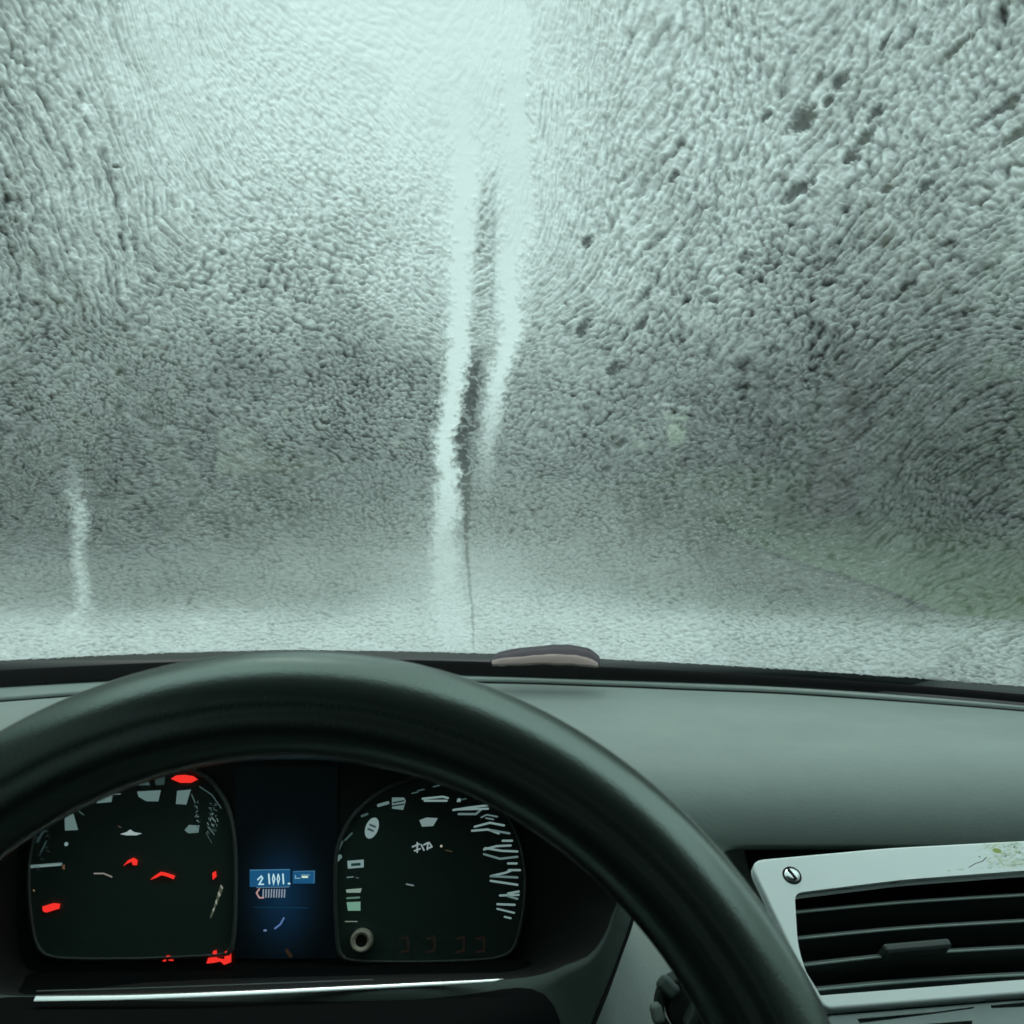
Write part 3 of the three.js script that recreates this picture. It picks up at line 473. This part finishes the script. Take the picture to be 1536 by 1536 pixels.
  const kc = new THREE.CircleGeometry(0.0031, 20).applyMatrix4(new THREE.Matrix4().makeBasis(CX, CY, CN).setPosition(kp.clone().addScaledVector(CN, 0.0024))); wpart('knob_centre', kc, M.pit, kn);
  // bright trim strip below the dials
  const TS = [[53, 1497, .437], [200, 1495, .437], [400, 1487.5, .437], [600, 1478, .437], [720, 1472, .437], [757, 1469.5, .437]].map((p) => at(...p)), sc = new THREE.CatmullRomCurve3(TS);
  const sn = camDir(0, 0.93, 0.37), sd = CX.clone().cross(sn).normalize(), strip = surf(60, 8, (a, v) => { const p = sc.getPoint(a), wd = 0.0017 * lerp(1, 0.62, a) * Math.min(1, (1 - a) * 12 + 0.12), q = (v - 0.5) * 2; return p.addScaledVector(sd, -wd * q).addScaledVector(sn, 0.0004 * (1 - q * q)); });
  wpart('trim_strip', strip, M.chrome, cl, 'thin bright metal strip below the dials');
  const T2 = [[55, 1487, .440], [200, 1483, .440], [400, 1476, .440], [560, 1470, .440]].map((p) => at(...p)); wpart('lens_edge', tube(T2, 0.00035, 60, 6), M.ring, cl);
}

// ---------------------------------------------------------------- steering column shroud
{
  const t = thing('steering_column_shroud', 'black rounded column shroud below the instrument cluster', 'column shroud', at(400, 1560, 0.43));
  const pts = [[-60, 1520, .445], [-20, 1506, .443], [60, 1504, .443], [300, 1502, .443], [600, 1490, .443], [770, 1483, .443], [815, 1492, .443], [836, 1520, .441], [846, 1570, .438], [840, 1660, .43], [300, 1700, .43], [-60, 1660, .43]];
  const A = loopOf(pts.map((p) => at(...p)), 96, 0.4), mid = at(390, 1600, 0.40), B = A.map((p) => p.clone().lerp(mid, 0.05).addScaledVector(CN, 0.008)), C = A.map((p) => p.clone().lerp(mid, 0.3).addScaledVector(CN, 0.03)), D = A.map((p) => p.clone().lerp(mid, 0.98).addScaledVector(CN, 0.04)), Z = A.map((p) => p.clone().addScaledVector(CN, -0.06));
  wpart('upper_shell', loft([Z, A, B, C, D]), M.rubber, t);
}

// ---------------------------------------------------------------- ignition switch
{
  const o = at(1034, 1514, 0.44), n = camDir(-0.1, 0.35, 1), ex = camDir(1, 0, 0.1), ey = n.clone().cross(ex), m4 = new THREE.Matrix4().makeBasis(ex, ey, n).setPosition(o);
  const t = thing('ignition_switch', 'small dark ignition switch half hidden low behind the steering wheel rim', 'ignition switch', o);
  const lathe = (p, k = 32) => new THREE.LatheGeometry(p.map((q) => new THREE.Vector2(...q)), k).rotateX(Math.PI / 2).applyMatrix4(m4);
  wpart('collar', lathe([[0.0145, -0.02], [0.0142, 0.001], [0.0132, 0.003], [0.0112, 0.0032], [0.0105, 0.001], [0.0105, -0.01]]), M.black, t);
  wpart('barrel', lathe([[0, 0.002], [0.008, 0.002], [0.0098, 0.0005], [0.01, -0.01]]), M.black, t);
  wpart('key_bow', new RoundedBoxGeometry(0.004, 0.017, 0.02, 3, 0.0018).rotateZ(-0.5).translate(0.002, 0.002, 0.011).applyMatrix4(m4), M.slat, t);
  wpart('lug', new RoundedBoxGeometry(0.010, 0.007, 0.006, 3, 0.0025).rotateZ(-0.7).translate(-0.009, 0.0085, 0.002).applyMatrix4(m4), M.dashDark, t);
  wpart('lug', new RoundedBoxGeometry(0.006, 0.009, 0.006, 3, 0.0025).rotateZ(0.25).translate(-0.0135, -0.002, 0.001).applyMatrix4(m4), M.dash, t);
  wpart('lug', new RoundedBoxGeometry(0.009, 0.011, 0.008, 3, 0.003).rotateZ(0.5).translate(0.006, 0.015, 0.002).applyMatrix4(m4), M.dash, t);
}

// ---------------------------------------------------------------- steering wheel
{
  const n = camDir(0, Math.sin(0.27), Math.cos(0.27)), ex = camDir(1, 0, 0), ey = n.clone().cross(ex), o = at(391, 1930, 0.308);
  const t = thing('steering_wheel', 'large dark green black steering wheel filling the lower left foreground', 'steering wheel', o);
  t.quaternion.setFromRotationMatrix(new THREE.Matrix4().makeBasis(ex, ey, n));
  const R = 0.1725, r0 = 0.0178;
  const rim = surf(260, 72, (u, v) => {
    const a = u * Math.PI * 2, b = v * Math.PI * 2; // b = 0 outward, pi/2 towards the driver
    const groove = (c, w, d) => { let q = Math.abs(b - c); q = Math.min(q, Math.PI * 2 - q); return d * Math.exp(-(q * q) / (w * w)); };
    const r = r0 * (1 + 0.03 * Math.cos(2 * b)) - groove(1.75, 0.12, 0.0007) + groove(2.2, 0.3, 0.0009) - groove(-1.7, 0.12, 0.0007);
    const q = R + r * Math.cos(b), p = V(q * Math.cos(a), q * Math.sin(a), r * Math.sin(b)); p.u = a * R; p.v = b * r0; return p;
  }, true);
  part('rim', rim, M.leather, t);
  const hub = new THREE.LatheGeometry([[0, 0.012], [0.04, 0.011], [0.06, 0.004], [0.068, -0.008], [0.066, -0.03]].map((q) => new THREE.Vector2(...q)), 48).rotateX(Math.PI / 2); hub.scale(1.15, 0.85, 1); hub.translate(0, -0.012, -0.012);
  part('hub_pad', hub, M.leather, t);
  for (const a of [-0.05, Math.PI + 0.05, -Math.PI / 2]) { const s = new RoundedBoxGeometry(0.12, 0.036, 0.016, 4, 0.006).translate(0.115, 0, -0.012).rotateZ(a); s.translate(0, -0.008, 0); part('spoke', s, M.leather, t); }
}

// ---------------------------------------------------------------- centre air vent
{
  const A = at(1130, 1292, 0.50), B = at(1536, 1262, 0.522), C = at(1240, 1500, 0.452);
  const ex = B.clone().sub(A).normalize(), n = ex.clone().cross(C.clone().sub(A)).normalize(); if (n.z < 0) n.negate(); const ey = n.clone().cross(ex).normalize(), o = A;
  const P = (px, py) => { const d = onPlane(px, py, o, n).sub(o); return new THREE.Vector2(d.dot(ex), d.dot(ey)); };
  const W3 = (q, h = 0) => o.clone().addScaledVector(ex, q.x).addScaledVector(ey, q.y).addScaledVector(n, h);
  const t = thing('air_vent', 'silver framed centre air vent with dark slats right of the steering wheel', 'air vent', A);
  const round = (pts, r, k = 5) => { const out = [], m = pts.length; for (let i = 0; i < m; i++) { const p = pts[i], a = pts[(i + m - 1) % m], b = pts[(i + 1) % m], rr = p.r ?? r, u = a.clone().sub(p).normalize().multiplyScalar(rr).add(p), w = b.clone().sub(p).normalize().multiplyScalar(rr).add(p); for (let j = 0; j <= k; j++) { const s = j / k; out.push(new THREE.Vector2((1 - s) * (1 - s) * u.x + 2 * s * (1 - s) * p.x + s * s * w.x, (1 - s) * (1 - s) * u.y + 2 * s * (1 - s) * p.y + s * s * w.y)); } } return out; };
  const rr = (px, py, r) => { const q = P(px, py); q.r = r; return q; };
  const outer = round([rr(1122, 1292, .008), rr(1330, 1273, .01), rr(1536, 1262, .01), rr(1700, 1257, .01), rr(1900, 1256, .012), rr(1880, 1476, .01), rr(1536, 1492, .01), rr(1236, 1516, .004), rr(1200, 1455, .01)], 0.006);
  const hole = round([rr(1187, 1338, .005), rr(1350, 1318, .01), rr(1536, 1304, .01), rr(1830, 1292, .006), rr(1820, 1460, .006), rr(1536, 1475, .01), rr(1221, 1500, .003), rr(1192, 1430, .01)], 0.005);
  // worn patch on the frame's upper right, as print on the paint
  const cv = document.createElement('canvas'); cv.width = 1024; cv.height = 256; const c = cv.getContext('2d'); c.fillStyle = '#fff'; c.fillRect(0, 0, 1024, 256);
  const p0 = P(1420, 1312), p1 = P(1640, 1246), K = (px, py) => { const q = P(px, py); return [(q.x - p0.x) / (p1.x - p0.x) * 1024, (1 - (q.y - p0.y) / (p1.y - p0.y)) * 256]; };
  seed = 4242;
  for (let i = 0; i < 420; i++) { const x = 1462 + 130 * rnd() ** 0.8, y = 1262 + 42 * rnd(), [a, b] = K(x, y); const edge = sst(1455, 1500, x); c.globalAlpha = (0.12 + 0.3 * rnd()) * edge; c.fillStyle = ['#cfd3a0', '#e6e6cf', '#9fae7a', '#b9b896', '#dfe6df', '#8a9480'][Math.floor(rnd() * 6)]; c.save(); c.translate(a, b); c.rotate(-0.5 + rnd()); c.beginPath(); c.ellipse(0, 0, 6 + 22 * rnd(), 3 + 8 * rnd(), 0, 0, 7); c.fill(); c.restore(); }
  c.globalAlpha = 0.85; { const [a, b] = K(1494, 1278); c.fillStyle = '#9aa83c'; c.beginPath(); c.ellipse(a, b, 26, 20, 0.3, 0, 7); c.fill(); } c.globalAlpha = 0.7; for (const [x, y] of [[1507, 1286], [1520, 1272], [1528, 1280]]) { const [a, b] = K(x, y); c.fillStyle = '#55624a'; c.beginPath(); c.ellipse(a, b, 12, 4, -0.8, 0, 7); c.fill(); }
  c.globalAlpha = 1; c.strokeStyle = '#1c211c'; c.lineWidth = 5; c.lineCap = 'round'; c.beginPath(); [[1452, 1303], [1462, 1297], [1472, 1294], [1478, 1288]].forEach((q, i) => { const [a, b] = K(...q); i ? c.lineTo(a, b) : c.moveTo(a, b); }); c.stroke(); { const [a, b] = K(1468, 1287); c.fillStyle = '#1c211c'; c.beginPath(); c.arc(a, b, 5, 0, 7); c.fill(); }
  c.globalAlpha = 0.4; c.fillStyle = '#b4b47a'; for (const [x, y] of [[1383, 1310], [1420, 1308], [1440, 1306]]) { const [a, b] = K(x, y); c.beginPath(); c.ellipse(a, b, 24, 5, 0, 0, 7); c.fill(); }
  c.globalAlpha = 1; c.strokeStyle = '#fff'; c.lineWidth = 8; c.strokeRect(0, 0, 1024, 256);
  const wear = new THREE.CanvasTexture(cv); wear.colorSpace = THREE.SRGBColorSpace;
  const g = plate(outer, [hole], o, ex, ey, 0.004, 0.0012, -0.004), ps = g.attributes.position, uv = []; for (let i = 0; i < ps.count; i++) { const d = V(ps.getX(i), ps.getY(i), ps.getZ(i)).sub(o); uv.push((d.dot(ex) - p0.x) / (p1.x - p0.x), (d.dot(ey) - p0.y) / (p1.y - p0.y)); }
  g.setAttribute('uv', new THREE.Float32BufferAttribute(uv, 2));
  wpart('frame', g, std(0.86, 0.94, 0.93, 0.45, { metalness: 0.05, map: wear }), t, 'silver frame, stained greenish and scratched at its upper right');
  const H3 = hole.map((q) => W3(q, -0.003)), inn = hole.map((q) => W3(q.clone(), -0.05));
  wpart('duct', loft([H3, inn]), M.black, t); wpart('duct_back', polyFace(inn, o.clone().addScaledVector(n, -0.05), ex, ey), M.pit, t);
  const slat = (a, b, c2, tilt) => { // pixel ends of the front edge
    const q = [P(...a), P(...b), P(...c2)].map((p) => W3(p, -0.006)), cu = new THREE.CatmullRomCurve3(q), dirBack = n.clone().multiplyScalar(-Math.cos(tilt)).addScaledVector(ey, Math.sin(tilt)), up = ex.clone().cross(dirBack);
    const prof = [[0, 0.0009], [-0.0006, 0.0003], [-0.0006, -0.0005], [0, -0.0012], [0.004, -0.0012], [0.022, -0.0008], [0.022, 0.0006], [0.004, 0.001]];
    return surf(30, prof.length, (u, v) => { const k = prof[Math.round(v * prof.length) % prof.length]; return cu.getPoint(u).addScaledVector(dirBack, k[0]).addScaledVector(up, -k[1]); });
  };
  let tabHost; const SL = [[[1190, 1359], [1370, 1343], [1822, 1318]], [[1196, 1398], [1370, 1382], [1822, 1357]], [[1204, 1438], [1370, 1421], [1820, 1398]], [[1218, 1475], [1380, 1461], [1820, 1438]]];
  for (const s of SL) { const m = wpart('slat', slat(...s, -0.32), M.slat, t); const e = s.map((q) => W3(P(...q), -0.0052).addScaledVector(ey, -0.0009)); wpart('edge_trim', tube(e, 0.0006, 40, 6), M.slatEdge, m); if (s === SL[2]) tabHost = m; }
  const tabC = W3(P(1375, 1420), -0.003), tg = new RoundedBoxGeometry(0.033, 0.0042, 0.010, 3, 0.0014).applyMatrix4(new THREE.Matrix4().makeBasis(ex, ey, n).setPosition(tabC)); wpart('slat_tab', tg, M.slat, tabHost, 'small ribbed sliding tab on the third slat');
  const sp = W3(P(1187, 1315), 0.0012), so = new THREE.Matrix4().makeBasis(ex, ey, n).setPosition(sp);
  const scw = wpart('screw', new THREE.LatheGeometry([[0, 0.0014], [0.002, 0.0013], [0.0034, 0.0008], [0.004, 0]].map((q) => new THREE.Vector2(...q)), 28).rotateX(Math.PI / 2).applyMatrix4(so), M.chrome, t);
  const slot = new THREE.BoxGeometry(0.0012, 0.0062, 0.0006).rotateZ(0.4).translate(-0.0003, 0, 0.0014).applyMatrix4(so); wpart('slot', slot, M.pit, scw);
  wpart('screw_recess', new THREE.TorusGeometry(0.0042, 0.00045, 8, 32).applyMatrix4(so), M.pit, t);
  // control panel below
  const t2 = thing('control_panel', 'worn silver control panel just below the air vent', 'control panel', W3(P(1400, 1540)));
  const o2 = round([rr(1240, 1520, .003), rr(1536, 1496, .01), rr(1880, 1480, .01), rr(1880, 1700, .01), rr(1340, 1720, .01)], 0.005), slots = [round([rr(1283, 1522, .0012), rr(1400, 1512, .0012), rr(1468, 1503, .0012), rr(1466, 1513, .0012), rr(1400, 1522, .0012), rr(1290, 1536, .0012)], 0.0012), round([rr(1484, 1502, .0012), rr(1560, 1495, .0012), rr(1640, 1491, .0012), rr(1640, 1505, .0012), rr(1540, 1511, .0012), rr(1488, 1513, .0012)], 0.0012), round([rr(1330, 1534, .0012), rr(1465, 1524, .0012), rr(1460, 1590, .0012), rr(1340, 1600, .0012)], 0.0012)];
  wpart('face', plate(o2, slots, o, ex, ey, 0.004, 0.001, -0.007), std(0.30, 0.36, 0.345, 0.5, { metalness: 0.2, map: smudge }), t2);
  wpart('backing', plate(o2, [], o, ex, ey, 0.002, 0, -0.024), M.pit, t2);
}

// ---------------------------------------------------------------- cabin shell round the camera
{
  const t = thing('car_cabin', 'roof, doors and floor enclosing the car interior', null, V(0.3, 0.3, 0.4), 'structure');
  const YT = HB + SLANT * Math.sin(RAKE), box = (w, h, d, x, y, z) => new RoundedBoxGeometry(w, h, d, 2, 0.012).translate(x, y, z);
  const zt = (x) => zBase(x) + SLANT * Math.cos(RAKE);
  wpart('roof', surf(20, 20, (u, v) => { const x = lerp(X0, X1, u), e = (u - .5) * 2; return V(x, YT + 0.04 * Math.sin(v * Math.PI) - 0.02 * e * e * v, lerp(zt(x) - 0.01, 1.7, v)); }), M.lining, t);
  for (const x of [X0 - 0.03, X1 + 0.03]) {
    wpart('door', box(0.06, 0.72, 2.3, x, HB - 0.42, 0.55), M.dashDark, t);
    wpart('pillar', box(0.05, YT - HB + 0.1, 0.1, x, (YT + HB) / 2 - 0.02, 0.55), M.lining, t);
    wpart('pillar', box(0.05, YT - HB + 0.1, 0.14, x, (YT + HB) / 2 - 0.02, 1.62), M.lining, t);
    const p0 = V(x, HB - 0.08, zBase(clamp(x, X0, X1))), p1 = V(x, YT, zt(clamp(x, X0, X1))); wpart('pillar', tube([p0, p0.clone().lerp(p1, 0.5), p1], 0.035, 12, 10), M.lining, t);
  }
  const frosted = new THREE.MeshPhysicalMaterial({ color: new THREE.Color().setRGB(0.45, 0.5, 0.49), transmission: 0.6, roughness: 1, thickness: 0, side: THREE.DoubleSide });
  for (const x of [X0 - 0.03, X1 + 0.03]) wpart('side_window', new THREE.BoxGeometry(0.004, YT - HB + 0.1, 2.4).translate(x, (YT + HB) / 2, 0.5), frosted, t);
  wpart('rear_window', new THREE.BoxGeometry(1.56, 0.5, 0.004).translate(0.25, 1.36, 1.7), frosted, t);
  wpart('floor', box(1.6, 0.05, 3.0, 0.25, 0.3, 0.25), M.dashDark, t);
  wpart('bulkhead', box(1.6, 0.75, 0.04, 0.25, 0.66, -0.86), M.black, t);
  wpart('rear_panel', box(1.6, 0.95, 0.06, 0.25, 0.78, 1.72), M.dashDark, t);
  for (const x of [-0.1, 0.6]) wpart('seat_back', new RoundedBoxGeometry(0.5, 0.8, 0.14, 4, 0.06).rotateX(-0.25).translate(x, 0.95, 0.75), M.dashDark, t);
}
renderer.render(scene, camera);
